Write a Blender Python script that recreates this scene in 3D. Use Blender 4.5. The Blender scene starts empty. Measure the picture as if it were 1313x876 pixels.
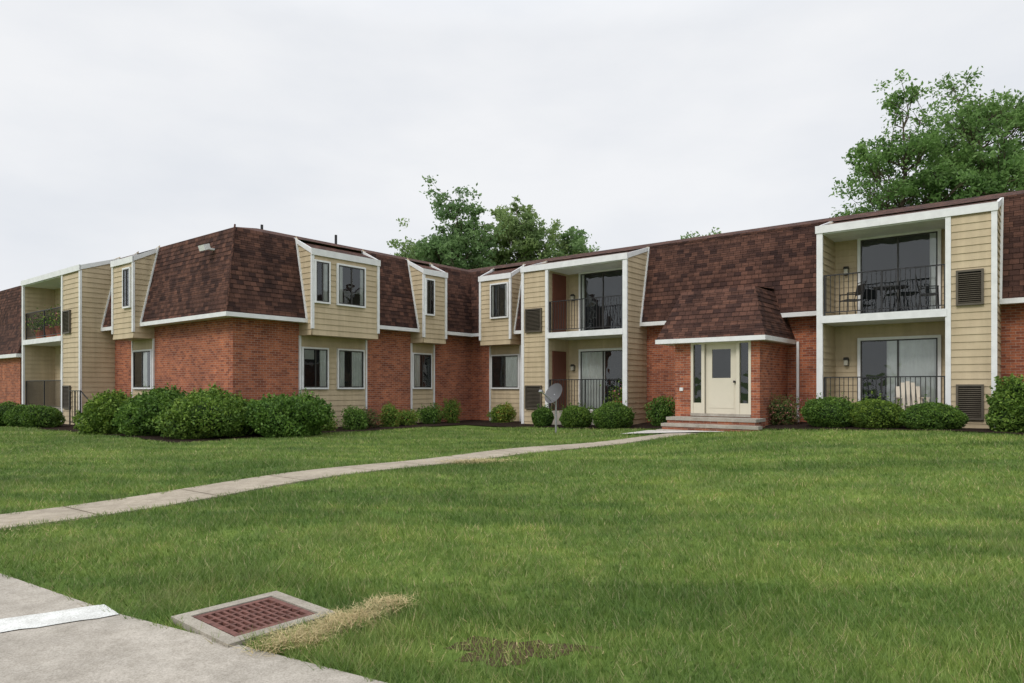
import bpy, math, random
import numpy as np
from mathutils import Vector
random.seed(7); rng=np.random.default_rng(7)
sc=bpy.context.scene
sc.view_settings.view_transform='Standard'; sc.view_settings.look='None'; sc.view_settings.exposure=0
# ------------------------------------------------------------------ frame
EU=np.array([.780,-.626]); EV=np.array([.626,.780])
def W(u,v,z): 
    p=EU*u+EV*v; return (float(p[0]),float(p[1]),float(z))
VB=21.95; UA=-19.85; VC=11.15
def P(f,s,d,z):
    if f=='B': return W(s,VB-d,z)
    if f=='C': return W(s,VC-d,z)
    if f=='A': return W(UA+d,s,z)
    return W(s,d,z)       # 'U' raw u,v
def sstep(x): 
    x=np.clip(x,0,1); return x*x*(3-2*x)
def zg(X,Y):
    X=np.asarray(X,float);Y=np.asarray(Y,float)
    base=-1.50+0.10*sstep((Y-5)/8)+0.38*sstep((X-0)/11)*sstep((Y-7)/10)
    b=0.015*np.sin(X*1.3+.5*Y)+0.012*np.sin(Y*1.7-X*.6)
    return base+b*sstep((Y-5.5)/3)
# ------------------------------------------------------------------ materials
class N:
    def __init__(s,name):
        s.m=bpy.data.materials.new(name); s.m.use_nodes=True; s.t=s.m.node_tree; s.t.nodes.clear()
        s.out=s.new('ShaderNodeOutputMaterial')
    def new(s,ty,**k):
        n=s.t.nodes.new(ty)
        for a,b in k.items(): setattr(n,a,b)
        return n
    def l(s,a,b): s.t.links.new(a,b)
    def noise(s,scale,vec=None,detail=4,rough=.6):
        n=s.new('ShaderNodeTexNoise'); n.inputs['Scale'].default_value=scale; n.inputs['Detail'].default_value=detail; n.inputs['Roughness'].default_value=rough
        if vec is not None: s.l(vec,n.inputs['Vector'])
        return n.outputs['Fac']
    def stretch(s,vec,rot,scale):
        m=s.new('ShaderNodeMapping'); m.inputs['Rotation'].default_value=(0,0,rot); m.inputs['Scale'].default_value=scale; s.l(vec,m.inputs['Vector']); return m.outputs[0]
    def ramp(s,fac,stops):
        r=s.new('ShaderNodeValToRGB'); e=r.color_ramp.elements
        while len(e)<len(stops): e.new(.5)
        for el,(p,c) in zip(e,stops): el.position=p; el.color=(*c,1) if len(c)==3 else c
        s.l(fac,r.inputs['Fac']); return r.outputs['Color']
    def mix(s,fac,a,b,mode='MIX'):
        m=s.new('ShaderNodeMix',data_type='RGBA',blend_type=mode)
        for sock,val in ((m.inputs[0],fac),(m.inputs[6],a),(m.inputs[7],b)):
            if hasattr(val,'is_linked'): s.l(val,sock)
            elif isinstance(val,tuple): sock.default_value=(*val,1)
            else: sock.default_value=val
        return m.outputs[2]
    def bump(s,h,dist=.01,st=.6):
        b=s.new('ShaderNodeBump'); b.inputs['Distance'].default_value=dist; b.inputs['Strength'].default_value=st; s.l(h,b.inputs['Height']); return b.outputs['Normal']
    def pos(s): return s.new('ShaderNodeNewGeometry').outputs['Position']
    def uv(s): return s.new('ShaderNodeTexCoord').outputs['UV']
    def bsdf(s,col,rough=.7,normal=None,spec=.3,metal=0):
        b=s.new('ShaderNodeBsdfPrincipled')
        if hasattr(col,'is_linked'): s.l(col,b.inputs['Base Color'])
        else: b.inputs['Base Color'].default_value=(*col,1)
        b.inputs['Roughness'].default_value=rough; b.inputs['Specular IOR Level'].default_value=spec; b.inputs['Metallic'].default_value=metal
        if normal is not None: s.l(normal,b.inputs['Normal'])
        s.l(b.outputs[0],s.out.inputs['Surface']); return s.m
def plain(name,c,rough=.6,var=.12,scale=3,spec=.3,metal=0):
    n=N(name); f=n.noise(scale,n.pos(),6)
    lo=tuple(x*(1-var) for x in c); hi=tuple(min(1,x*(1+var)) for x in c)
    return n.bsdf(n.ramp(f,[(.3,lo),(.7,hi)]),rough,None,spec,metal)
def brickmat():
    n=N('brick'); uv=n.uv()
    b=n.new('ShaderNodeTexBrick'); n.l(uv,b.inputs['Vector'])
    b.inputs['Color1'].default_value=(.50,.17,.085,1); b.inputs['Color2'].default_value=(.23,.07,.045,1); b.inputs['Mortar'].default_value=(.44,.33,.26,1)
    b.inputs['Scale'].default_value=1; b.inputs['Mortar Size'].default_value=.006; b.inputs['Mortar Smooth'].default_value=.2
    b.inputs['Brick Width'].default_value=.21; b.inputs['Row Height'].default_value=.072; b.inputs['Bias'].default_value=-.1
    f=n.noise(1.1,n.pos(),5); c=n.mix(1.,b.outputs['Color'],n.ramp(f,[(.3,(.74,.74,.78)),(.7,(1.1,1.06,1.02))]),'MULTIPLY')
    f2=n.noise(30,n.pos(),4,.7); c=n.mix(1.,c,n.ramp(f2,[(.3,(.68,.70,.72)),(.7,(1.22,1.2,1.17))]),'MULTIPLY')
    f3=n.noise(.8,n.stretch(n.pos(),0,(2.5,2.5,.5)),5,.7); c=n.mix(1.,c,n.ramp(f3,[(.35,(.80,.80,.82)),(.6,(1.03,1.03,1.03))]),'MULTIPLY')
    inv=n.new('ShaderNodeMath',operation='SUBTRACT'); inv.inputs[0].default_value=1; n.l(b.outputs['Fac'],inv.inputs[1])
    return n.bsdf(c,.85,n.bump(inv.outputs[0],.008,.6),.2)
def shinglemat():
    n=N('shingle'); uv=n.uv()
    def br(w,h,c1,c2,off):
        b=n.new('ShaderNodeTexBrick'); n.l(uv,b.inputs['Vector']); b.offset=off
        b.inputs['Color1'].default_value=(*c1,1); b.inputs['Color2'].default_value=(*c2,1); b.inputs['Mortar'].default_value=(.022,.014,.012,1)
        b.inputs['Scale'].default_value=1; b.inputs['Mortar Size'].default_value=.006; b.inputs['Mortar Smooth'].default_value=.3
        b.inputs['Brick Width'].default_value=w; b.inputs['Row Height'].default_value=h; return b
    b=br(.22,.145,(.14,.072,.052),(.045,.026,.023),.37)
    f=n.noise(.9,n.pos(),4); c=n.mix(1.,b.outputs['Color'],n.ramp(f,[(.3,(.72,.72,.75)),(.7,(1.15,1.1,1.08))]),'MULTIPLY')
    f2=n.noise(60,n.pos(),3); c=n.mix(1.,c,n.ramp(f2,[(.3,(.65,.65,.65)),(.7,(1.3,1.3,1.3))]),'MULTIPLY')
    f3=n.noise(.9,n.stretch(n.pos(),0,(2,2,.25)),4,.7); c=n.mix(1.,c,n.ramp(f3,[(.35,(.76,.76,.78)),(.65,(1.14,1.12,1.12))]),'MULTIPLY')
    inv=n.new('ShaderNodeMath',operation='SUBTRACT'); inv.inputs[0].default_value=1; n.l(b.outputs['Fac'],inv.inputs[1])
    return n.bsdf(c,.95,n.bump(inv.outputs[0],.012,.8),.15)
def sidingmat():
    n=N('tan_siding'); f=n.noise(1.5,n.pos(),6)
    c=n.ramp(f,[(.3,(.48,.385,.25)),(.7,(.58,.475,.32))])
    f2=n.noise(5,n.stretch(n.pos(),0,(1,1,.05)),4); c=n.mix(1.,c,n.ramp(f2,[(.35,(.88,.88,.88)),(.65,(1.03,1.03,1.03))]),'MULTIPLY')
    return n.bsdf(c,.6,None,.3)
def glassmat():
    n=N('window_glass'); tr=n.new('ShaderNodeBsdfTransparent'); tr.inputs[0].default_value=(.85,.88,.88,1)
    gl=n.new('ShaderNodeBsdfGlossy'); gl.inputs['Roughness'].default_value=.02; gl.inputs[0].default_value=(.9,.93,.95,1)
    fr=n.new('ShaderNodeFresnel'); fr.inputs[0].default_value=1.5
    ad=n.new('ShaderNodeMath',operation='MULTIPLY_ADD'); ad.inputs[1].default_value=1.3; ad.inputs[2].default_value=.03; n.l(fr.outputs[0],ad.inputs[0])
    f=n.noise(1.2,n.pos(),2); n.l(n.bump(f,.03,.5),gl.inputs['Normal'])
    m=n.new('ShaderNodeMixShader'); n.l(ad.outputs[0],m.inputs[0]); n.l(tr.outputs[0],m.inputs[1]); n.l(gl.outputs[0],m.inputs[2]); n.l(m.outputs[0],n.out.inputs[0]); return n.m
def leafmat(name,stops,trans=.35,big=.35,rough=.6,grass=False,objvar=True):
    n=N(name); g=n.new('ShaderNodeNewGeometry'); r=g.outputs['Random Per Island']; p_=g.outputs['Position']
    c=n.ramp(r,stops)
    c=n.mix(1.,c,n.ramp(n.noise(big,p_,3),[(.3,(.70,.75,.72)),(.7,(1.24,1.17,1.1))]),'MULTIPLY')
    if objvar and not grass:
        oi=n.new('ShaderNodeObjectInfo'); c=n.mix(1.,c,n.ramp(oi.outputs['Random'],[(0,(.82,.88,.85)),(.5,(1,1,1)),(1,(1.28,1.12,1.0))]),'MULTIPLY')
    if grass:
        c=n.mix(1.,c,n.ramp(n.noise(2.6,p_,5,.7),[(.3,(.70,.78,.72)),(.5,(1,1,1)),(.72,(1.38,1.2,1.25))]),'MULTIPLY')
        st=n.noise(1.,n.stretch(p_,math.radians(32),(.12,1.7,1)),2,.4)
        c=n.mix(1.,c,n.ramp(st,[(.40,(.78,.83,.80)),(.60,(1.18,1.12,1.12))]),'MULTIPLY')
        yl=n.noise(.9,p_,6,.75); c=n.mix(n.ramp(yl,[(.54,(0,0,0)),(.72,(.55,.55,.55))]),c,(.28,.30,.12))
    p=n.new('ShaderNodeBsdfPrincipled'); p.inputs['Roughness'].default_value=rough; p.inputs['Specular IOR Level'].default_value=.3; n.l(c,p.inputs['Base Color'])
    t=n.new('ShaderNodeBsdfTranslucent'); n.l(c,t.inputs[0])
    m=n.new('ShaderNodeMixShader'); m.inputs[0].default_value=trans; n.l(p.outputs[0],m.inputs[1]); n.l(t.outputs[0],m.inputs[2]); n.l(m.outputs[0],n.out.inputs[0]); return n.m
def lawnmat():
    n=N('lawn_turf'); p=n.pos()
    a=n.noise(.35,p,4); b=n.noise(14,p,6,.75); c=n.noise(2.6,p,5,.7)
    col=n.ramp(b,[(.25,(.06,.105,.025)),(.5,(.12,.195,.045)),(.75,(.20,.28,.08))])
    col=n.mix(1.,col,n.ramp(a,[(.35,(.82,.87,.82)),(.65,(1.15,1.08,1.0))]),'MULTIPLY')
    col=n.mix(1.,col,n.ramp(c,[(.3,(.72,.80,.75)),(.7,(1.28,1.17,1.15))]),'MULTIPLY')
    st=n.noise(1.,n.stretch(p,math.radians(32),(.12,1.7,1)),2,.4)
    col=n.mix(1.,col,n.ramp(st,[(.40,(.80,.85,.82)),(.60,(1.17,1.11,1.1))]),'MULTIPLY')
    return n.bsdf(col,.9,n.bump(b,.04,.8),.1)
def concmat(name,c,sc_=1.):
    n=N(name); p=n.pos(); a=n.noise(1.3,p,6,.7); b=n.noise(90,p,3,.8); d=n.noise(7,p,6,.7)
    col=n.ramp(a,[(.3,tuple(x*.78 for x in c)),(.7,tuple(x*1.1 for x in c))])
    col=n.mix(1.,col,n.ramp(b,[(.3,(.66,.65,.63)),(.6,(1.12,1.12,1.12))]),'MULTIPLY')
    col=n.mix(1.,col,n.ramp(d,[(.3,(.78,.77,.75)),(.6,(1.05,1.05,1.05))]),'MULTIPLY')
    return n.bsdf(col,.9,n.bump(b,.004,.5),.2)
M=dict(brick=brickmat(),shingle=shinglemat(),siding=sidingmat(),white=plain('white_paint',(.74,.745,.75),.5,.08,4),glass=glassmat(),
 cream=plain('cream_door_paint',(.66,.61,.50),.45,.03),dark=plain('dark_interior',(.016,.018,.02),.9,.5,1.5),curtain=plain('curtain_cloth',(.70,.70,.67),.9,.1),
 blind=plain('pale_blind',(.6,.6,.57),.8,.05),black=plain('black_iron',(.02,.02,.022),.45,.1,3,.4),ac=plain('louver_brown',(.10,.085,.065),.5,.15),
 redbrown=plain('storage_door_paint',(.13,.045,.03),.5,.1),frame=plain('window_frame_bronze',(.05,.048,.045),.4,.1),
 conc=concmat('concrete',(.42,.385,.335)),path=concmat('path_concrete',(.40,.35,.28)),pad=concmat('new_concrete',(.60,.58,.55)),collar=concmat('collar_concrete',(.36,.33,.28)),
 paint=concmat('worn_white_paint',(.68,.69,.67)),lawn=lawnmat(),bark=plain('bark',(.09,.07,.05),.9,.3,6),
 rust=plain('rusty_iron',(.14,.062,.05),.75,.45,25),hole=plain('drain_dark',(.012,.008,.007),.9,.2),dish=plain('dish_grey',(.10,.10,.105),.5,.08),
 plastic=plain('chair_plastic',(.70,.63,.53),.5,.05),terracotta=plain('terracotta',(.45,.14,.07),.8,.1),steel=plain('galvanised_steel',(.35,.35,.36),.4,.1,8,.4,.6),
 lamp=plain('lantern_glass',(.5,.48,.4),.3,.05),petal=plain('pink_petals',(.60,.18,.25),.7,.2))
n=N('mulch'); b=n.noise(25,n.pos(),6,.8); M['mulch']=n.bsdf(n.ramp(b,[(.3,(.012,.008,.006)),(.55,(.035,.023,.017)),(.75,(.09,.06,.04))]),.95,n.bump(b,.05,1),.1)
n=N('soil'); b=n.noise(18,n.pos(),6,.8); M['soil']=n.bsdf(n.ramp(b,[(.3,(.05,.035,.02)),(.55,(.12,.085,.05)),(.75,(.2,.16,.10))]),.95,n.bump(b,.03,1),.1)
M['grass']=leafmat('grass_blades',[(0,(.10,.175,.035)),(.5,(.17,.27,.06)),(.86,(.23,.33,.09)),(.92,(.36,.36,.17)),(1,(.44,.40,.23))],.35,.5,.5,True)
M['straw']=leafmat('dry_straw',[(0,(.42,.32,.15)),(1,(.70,.58,.33))],.1,.5,objvar=False)
M['leaf']=leafmat('tree_leaves',[(0,(.12,.20,.08)),(.5,(.19,.30,.12)),(1,(.27,.40,.18))],.5,.3)
M['leaf2']=leafmat('maple_leaves',[(0,(.11,.20,.06)),(.5,(.18,.31,.09)),(1,(.26,.41,.14))],.5,.3)
M['shrub']=leafmat('shrub_leaves',[(0,(.05,.115,.018)),(.5,(.105,.205,.035)),(1,(.22,.36,.07))],.3,1.9)
M['box']=leafmat('boxwood_leaves',[(0,(.045,.10,.016)),(.5,(.09,.18,.028)),(1,(.18,.29,.05))],.25,2.4)
M['young']=leafmat('young_shrub_leaves',[(0,(.09,.18,.03)),(.5,(.18,.30,.05)),(.85,(.28,.40,.08)),(1,(.36,.16,.06))],.35,2)
M['red']=leafmat('reddish_azalea_leaves',[(0,(.06,.11,.03)),(.6,(.13,.18,.05)),(.85,(.24,.13,.08)),(1,(.36,.15,.13))],.3,2)
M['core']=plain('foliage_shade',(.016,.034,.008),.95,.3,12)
# ------------------------------------------------------------------ mesh builder
def uvfor(ps):
    a=np.array(ps,float); nrm=np.cross(a[1]-a[0],a[2]-a[0]); l=np.linalg.norm(nrm)
    if l<1e-12: return [(0,0)]*len(ps)
    nrm/=l
    if nrm[2]<0: nrm=-nrm
    if abs(nrm[2])>.98: h=np.array([EU[0],EU[1],0])
    else:
        h=np.cross([0,0,1],nrm); h/=np.linalg.norm(h)
    w=np.cross(nrm,h); 
    if w[2]<0: w=-w
    return [(float(p@h),float(p@w)) for p in a]
class MB:
    def __init__(s): s.v=[];s.f=[];s.uv=[]
    def poly(s,ps):
        i=len(s.v); s.v+= [tuple(p) for p in ps]; s.f.append(tuple(range(i,i+len(ps)))); s.uv+=uvfor(ps)
    def hexa(s,b,t):   # bottom 4, top 4
        s.poly(b[::-1]); s.poly(t)
        for i in range(4):
            j=(i+1)%4; s.poly([b[i],b[j],t[j],t[i]])
    def box(s,f,s0,s1,d0,d1,z0,z1):
        q=[(s0,d0),(s1,d0),(s1,d1),(s0,d1)]
        s.hexa([P(f,a,b,z0) for a,b in q],[P(f,a,b,z1) for a,b in q])
    def prism(s,f,s0,s1,pl): # pl list of (d,z)
        A=[P(f,s0,d,z) for d,z in pl]; B=[P(f,s1,d,z) for d,z in pl]
        s.poly(A); s.poly(B[::-1]); k=len(pl)
        for i in range(k):
            j=(i+1)%k; s.poly([A[i],A[j],B[j],B[i]])
    def xyzbox(s,c,dx,dy,dz,ax=(1,0,0),az=(0,0,1)):
        ax=Vector(ax).normalized(); az=Vector(az).normalized(); ay=az.cross(ax).normalized(); az=ax.cross(ay); c=Vector(c)
        q=[(-1,-1),(1,-1),(1,1),(-1,1)]
        s.hexa([c+ax*a*dx/2+ay*b*dy/2-az*dz/2 for a,b in q],[c+ax*a*dx/2+ay*b*dy/2+az*dz/2 for a,b in q])
    def tube(s,a,b,r0,r1=None,k=8):
        r1=r0 if r1 is None else r1
        a=Vector(a);b=Vector(b);d=(b-a).normalized(); x=d.orthogonal().normalized(); y=d.cross(x)
        A=[a+(x*math.cos(t)+y*math.sin(t))*r0 for t in [2*math.pi*i/k for i in range(k)]]
        B=[b+(x*math.cos(t)+y*math.sin(t))*r1 for t in [2*math.pi*i/k for i in range(k)]]
        for i in range(k):
            j=(i+1)%k; s.poly([A[i],A[j],B[j],B[i]])
        s.poly(A[::-1]); s.poly(B)
    def obj(s,name,mat,parent=None,smooth=False):
        me=bpy.data.meshes.new(name); me.from_pydata(s.v,[],s.f)
        ul=me.uv_layers.new(name='UVMap'); ul.data.foreach_set('uv',np.array(s.uv,dtype=np.float32).ravel())
        me.materials.append(mat); o=bpy.data.objects.new(name,me); sc.collection.objects.link(o)
        if parent: o.parent=parent
        return o
def empty(name):
    o=bpy.data.objects.new(name,None); sc.collection.objects.link(o); return o
def fast(name,V,k,mat,parent=None):
    V=np.ascontiguousarray(V,dtype=np.float32); nv=len(V); nf=nv//k
    me=bpy.data.meshes.new(name); me.vertices.add(nv); me.vertices.foreach_set('co',V.ravel())
    me.loops.add(nv); me.loops.foreach_set('vertex_index',np.arange(nv,dtype=np.int32))
    me.polygons.add(nf); me.polygons.foreach_set('loop_start',np.arange(0,nv,k,dtype=np.int32)); me.polygons.foreach_set('loop_total',np.full(nf,k,dtype=np.int32))
    me.update(calc_edges=True); me.validate(); me.materials.append(mat)
    o=bpy.data.objects.new(name,me); sc.collection.objects.link(o)
    if parent: o.parent=parent
    return o
# ------------------------------------------------------------------ building
BR,SH,SD,WT,GL,FR,DK,CU,BLD,IR,AC,RB,CR,CO,TN,LP=[MB() for _ in range(16)]
Z0=-1.75; EZ=2.2; TZ=4.95; RZ=5.5; FZ=4.5; F1=-.85; F2=2.0
ED=.45; TD=-.15; RD=-2.0
def siding(f,s0,s1,d,z0,z1,e=.185):
    z=z0
    while z<z1-.01:
        t=min(z+e,z1)
        SD.poly([P(f,s0,d+.024,z),P(f,s1,d+.024,z),P(f,s1,d+.004,t),P(f,s0,d+.004,t)])
        SD.poly([P(f,s0,d,z),P(f,s1,d,z),P(f,s1,d+.024,z),P(f,s0,d+.024,z)])
        z+=e
def cheek(f,s,sgn,d0,D,z0,zt_front,zt_back,e=.185):
    k=(zt_back-zt_front)/(D-TD)
    def dm(z): return D if z<=zt_front else max(d0,D-(z-zt_front)/k)
    z=z0
    while z<zt_back-.02:
        t=z+e; a=s+sgn*.024; b=s+sgn*.004
        SD.poly([P(f,a,d0,z),P(f,a,dm(z),z),P(f,b,dm(t),t),P(f,b,d0,t)])
        SD.poly([P(f,s,d0,z),P(f,s,dm(z),z),P(f,a,dm(z),z),P(f,a,d0,z)])
        z+=e
def slopefascia(f,s,sgn,D,w=.13):
    a,b=sorted((s-.005*sgn,s+sgn*.05))
    WT.prism(f,a,b,[(D+.062,FZ-w-.03),(D+.062,FZ+.01),(TD-.1,TZ+.04),(TD-.1,TZ+.04-w)])
def bayroof(f,s0,s1,D):
    SH.prism(f,s0+.02,s1-.02,[(D+.02,FZ-.03),(TD-.4,TZ-.03),(TD-.4,TZ+.06),(D+.02,FZ+.02)])
    WT.box(f,s0-.05,s1+.05,D+.03,D+.075,FZ-.18,FZ+.03)
    slopefascia(f,s1,1,D); slopefascia(f,s0,-1,D)
def window(f,s0,s1,d,z0,z1,cur=0,mull=1,wf=.055):
    DK.poly([P(f,s0,d+.03,z0),P(f,s1,d+.03,z0),P(f,s1,d+.03,z1),P(f,s0,d+.03,z1)])
    # two panes, each very slightly out of plane so reflections differ
    n_=mull+1
    for i in range(n_):
        a=s0+(s1-s0)*i/n_; b=s0+(s1-s0)*(i+1)/n_; e=random.uniform(-.004,.004); g_=random.uniform(-.003,.003)
        GL.poly([P(f,a,d+.058+e,z0),P(f,b,d+.058-e,z0),P(f,b,d+.058-e+g_,z1),P(f,a,d+.058+e+g_,z1)])
    for a,b in ((s0-wf,s0),(s1,s1+wf)): WT.box(f,a,b,d,d+.085,z0-wf,z1+wf)
    WT.box(f,s0,s1,d,d+.083,z1,z1+wf); WT.box(f,s0,s1,d,d+.095,z0-wf,z0)
    t=.035
    FR.box(f,s0,s0+t,d+.035,d+.075,z0,z1); FR.box(f,s1-t,s1,d+.035,d+.075,z0,z1)
    FR.box(f,s0+t,s1-t,d+.035,d+.075,z0,z0+t); FR.box(f,s0+t,s1-t,d+.035,d+.075,z1-t,z1)
    for i in range(1,mull+1):
        m=s0+(s1-s0)*i/(mull+1); FR.box(f,m-.02,m+.02,d+.036,d+.077,z0+t,z1-t)
    if cur:
        for (a,b) in cur:
            ss=np.arange(s0+(s1-s0)*a,s0+(s1-s0)*b,.05)
            for i in range(len(ss)-1):
                da=.032+.018*(i%2); db=.032+.018*((i+1)%2)
                CU.poly([P(f,ss[i],d+da,z0+.01),P(f,ss[i+1],d+db,z0+.01),P(f,ss[i+1],d+db,z1-.01),P(f,ss[i],d+da,z1-.01)])
def blind(f,s0,s1,d,z0,z1):
    z=z0
    while z<z1:
        BLD.poly([P(f,s0,d+.034,z),P(f,s1,d+.034,z),P(f,s1,d+.048,z+.03),P(f,s0,d+.048,z+.03)]); z+=.034
def rail(f,s0,s1,d,z,h=1.15,step=.115):
    IR.box(f,s0,s1,d-.02,d+.02,z+h-.03,z+h); IR.box(f,s0,s1,d-.015,d+.015,z+.09,z+.115)
    x=s0+step/2
    while x<s1: IR.box(f,x-.008,x+.008,d-.008,d+.008,z+.115,z+h-.03); x+=step
    for x in (s0+.02,s1-.02,(s0+s1)/2): IR.box(f,x-.018,x+.018,d-.018,d+.018,z,z+h-.03)
def acunit(f,s0,s1,d,z0,z1):
    w=.05
    AC.box(f,s0,s0+w,d,d+.09,z0,z1);AC.box(f,s1-w,s1,d,d+.09,z0,z1);AC.box(f,s0+w,s1-w,d,d+.088,z1-w,z1);AC.box(f,s0+w,s1-w,d,d+.088,z0,z0+w)
    DK.poly([P(f,s0,d+.03,z0),P(f,s1,d+.03,z0),P(f,s1,d+.03,z1),P(f,s0,d+.03,z1)])
    z=z0+w+.01
    while z<z1-w-.03:
        AC.prism(f,s0+w,s1-w,[(d+.035,z+.03),(d+.08,z),(d+.085,z+.008),(d+.04,z+.038)]); z+=.05
def lantern(f,s,d,z):
    FR.box(f,s-.06,s+.06,d+.02,d+.05,z-.12,z+.1); LP.box(f,s-.05,s+.05,d+.06,d+.16,z-.1,z+.05); FR.prism(f,s-.07,s+.07,[(d+.04,z+.05),(d+.18,z+.05),(d+.11,z+.13)])
def balcony(f,s0,s1,o0,o1,D,door,acside,cur1,cur2):
    for a,b in ((s0,o0),(o1,s1)):
        TN.box(f,a+.004,b-.004,-.2,D,Z0,FZ-.1)
        if b-a>.4:
            siding(f,a+.02,b-.02,D,Z0+.3,FZ-.2)
            WT.box(f,a-.03,a+.09,D-.02,D+.05,Z0,FZ-.17); WT.box(f,b-.09,b+.03,D-.02,D+.05,Z0,FZ-.17)
        else:
            WT.box(f,a-.02,b+.02,D-.02,D+.05,Z0,FZ-.17)
    cheek(f,s1,1,-.2,D,Z0+.3,FZ-.02,TZ); cheek(f,s0,-1,-.2,D,Z0+.3,FZ-.02,TZ)
    TN.prism(f,s1-.06,s1,[(D,FZ-.1),(D,FZ-.03),(TD,TZ-.03),(TD,FZ-.1)]); TN.prism(f,s0,s0+.06,[(D,FZ-.1),(D,FZ-.03),(TD,TZ-.03),(TD,FZ-.1)])
    siding2=lambda s,sg,z0,z1:[ (SD.poly([P(f,s+sg*.024,0,z),P(f,s+sg*.024,D-.02,z),P(f,s+sg*.004,D-.02,min(z+.185,z1)),P(f,s+sg*.004,0,min(z+.185,z1))])) for z in np.arange(z0,z1-.01,.185)]
    for z0,z1 in ((F1,F2-.2),(F2,FZ-.2)):
        siding2(o0,1,z0,z1); siding2(o1,-1,z0,z1); siding(f,o0,o1,-.0,z0,z1)
    TN.box(f,o0,o1,-.25,-.003,Z0,FZ+.2)
    WT.box(f,o0-.002,o1+.002,.01,D+.07,F2-.2,F2); CO.box(f,o0,o1,0.,D-.03,Z0,F1)
    WT.box(f,o0,o1,.0,D+.01,FZ-.21,FZ-.12)
    bayroof(f,s0,s1,D)
    for z0,z1,cur in ((F1+.06,1.35,cur1),(F2+.06,4.24,cur2)):
        window(f,door[0],door[1],.02,z0,z1,cur,1,.08)
    rail(f,o0+.03,o1-.03,D-.06,F2); rail(f,o0+.03,o1-.03,D-.06,F1)
    a,b=acside
    acunit(f,a,b,D,2.05,2.93); acunit(f,a,b,D,-.8,.08)
def mansard(f,s0,s1,t0=None,t1=None,e0=None,e1=None,trim0=True,trim1=True):
    e0=s0 if e0 is None else e0; e1=s1 if e1 is None else e1; t0=s0 if t0 is None else t0; t1=s1 if t1 is None else t1
    nC=18
    for i in range(nC):
        a=i/nC; b=(i+1)/nC
        def pt(q,end,off=0):
            s=(e0+(t0-e0)*q) if end==0 else (e1+(t1-e1)*q)
            return P(f,s,ED+(TD-ED)*q+off,EZ+.03+(TZ-EZ-.03)*q)
        SH.poly([pt(a,0,.012),pt(a,1,.012),pt(b,1,.002),pt(b,0,.002)])
        SH.poly([pt(a,0,-.002),pt(a,1,-.002),pt(a,1,.012),pt(a,0,.012)])
    WT.poly([P(f,s0,0,EZ-.06),P(f,s1,0,EZ-.06),P(f,e1,ED,EZ-.06),P(f,e0,ED,EZ-.06)])
    w0=e0; w1=e1
    q=[(w0,ED),(w1,ED),(w1+(.05 if (t1<e1) else (-.05 if t1>e1 else 0))*1,ED+.05),(w0+(-.05 if t0>e0 else (.05 if t0<e0 else 0)),ED+.05)]
    WT.hexa([P(f,a,b,EZ-.08) for a,b in q],[P(f,a,b,EZ+.05) for a,b in q])
    sl=[(ED+.04,EZ+.0),(ED+.04,EZ+.1),(TD+.05,TZ),(TD-.02,TZ),(ED-.04,EZ)]
    if trim0: WT.prism(f,s0,s0+.07,sl)
    if trim1: WT.prism(f,s1-.07,s1,sl)
def upbay(f,s0,s1,wins,D=.68,lowins=(),zb=1.72):
    TN.box(f,s0+.004,s1-.004,-.2,D,zb,FZ-.08)
    siding(f,s0+.02,s1-.02,D,zb,FZ-.2)
    cheek(f,s1,1,-.2,D,zb,FZ-.02,TZ); cheek(f,s0,-1,-.2,D,zb,FZ-.02,TZ)
    for a in (s0-.03,s1-.07): WT.box(f,a,a+.10,D-.02,D+.05,zb+.2,FZ-.17)
    bayroof(f,s0,s1,D)
    for w in wins: 
        window(f,w[0],w[1],D,w[2] if len(w)>2 else 2.82,4.12,w[3] if len(w)>3 else 0)
    TN.box(f,s0,s1,-.25,.004,Z0,zb+.1); siding(f,s0,s1,.004,Z0+.2,zb)
    for w in lowins: window(f,w[0],w[1],.004,0.0,1.3,w[2] if len(w)>2 else 0)
    WT.box(f,s0-.03,s0+.04,0,.05,Z0,zb); WT.box(f,s1-.04,s1+.03,0,.05,Z0,zb)
# facade B -----------------------------
balcony('B',-5.50,-1.38,-5.38,-2.40,1.35,(-4.67,-2.76),(-2.2,-1.62),[(.35,1.)],[(.9,1.0)])
balcony('B',-16.02,-11.57,-14.85,-11.70,1.35,(-14.25,-12.3),(-15.85,-15.1),[(0,.55)],[(0,.08)])
upbay('B',-18.76,-17.15,[(-18.12,-17.3,2.82,[(0,.15),(.85,1)])],lowins=[(-18.62,-17.25,[(.5,1)])],D=.65)
mansard('B',-11.57,-5.50); mansard('B',-17.15,-16.02); mansard('B',-1.38,9.0,trim1=True)
mansard('B',UA,-18.76,t0=UA+TD,e0=UA+ED,trim0=False)
for a,b in ((-11.6,-5.5),(-17.15,-16.0),(-1.4,9.0),(UA,-18.76)): BR.box('B',a,b,-.25,0,Z0,EZ)
BR.box('U',8.75,9.0,VB+.25,VB+8,Z0,EZ); TN.box('U',8.7,8.95,VB+.3,VB+8,EZ,TZ-.1)
window('B',.2,1.6,.0,0,1.3,[(.5,1)])
RB.box('U',-14.83,-14.79,20.85,21.7,F2+.02,4.2); RB.box('U',-14.83,-14.79,20.85,21.7,F1+.02,1.35)
for z in (3.4,.75): lantern('B',-5.05,0.0,z); lantern('B',-14.6,0.0,z)
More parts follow.
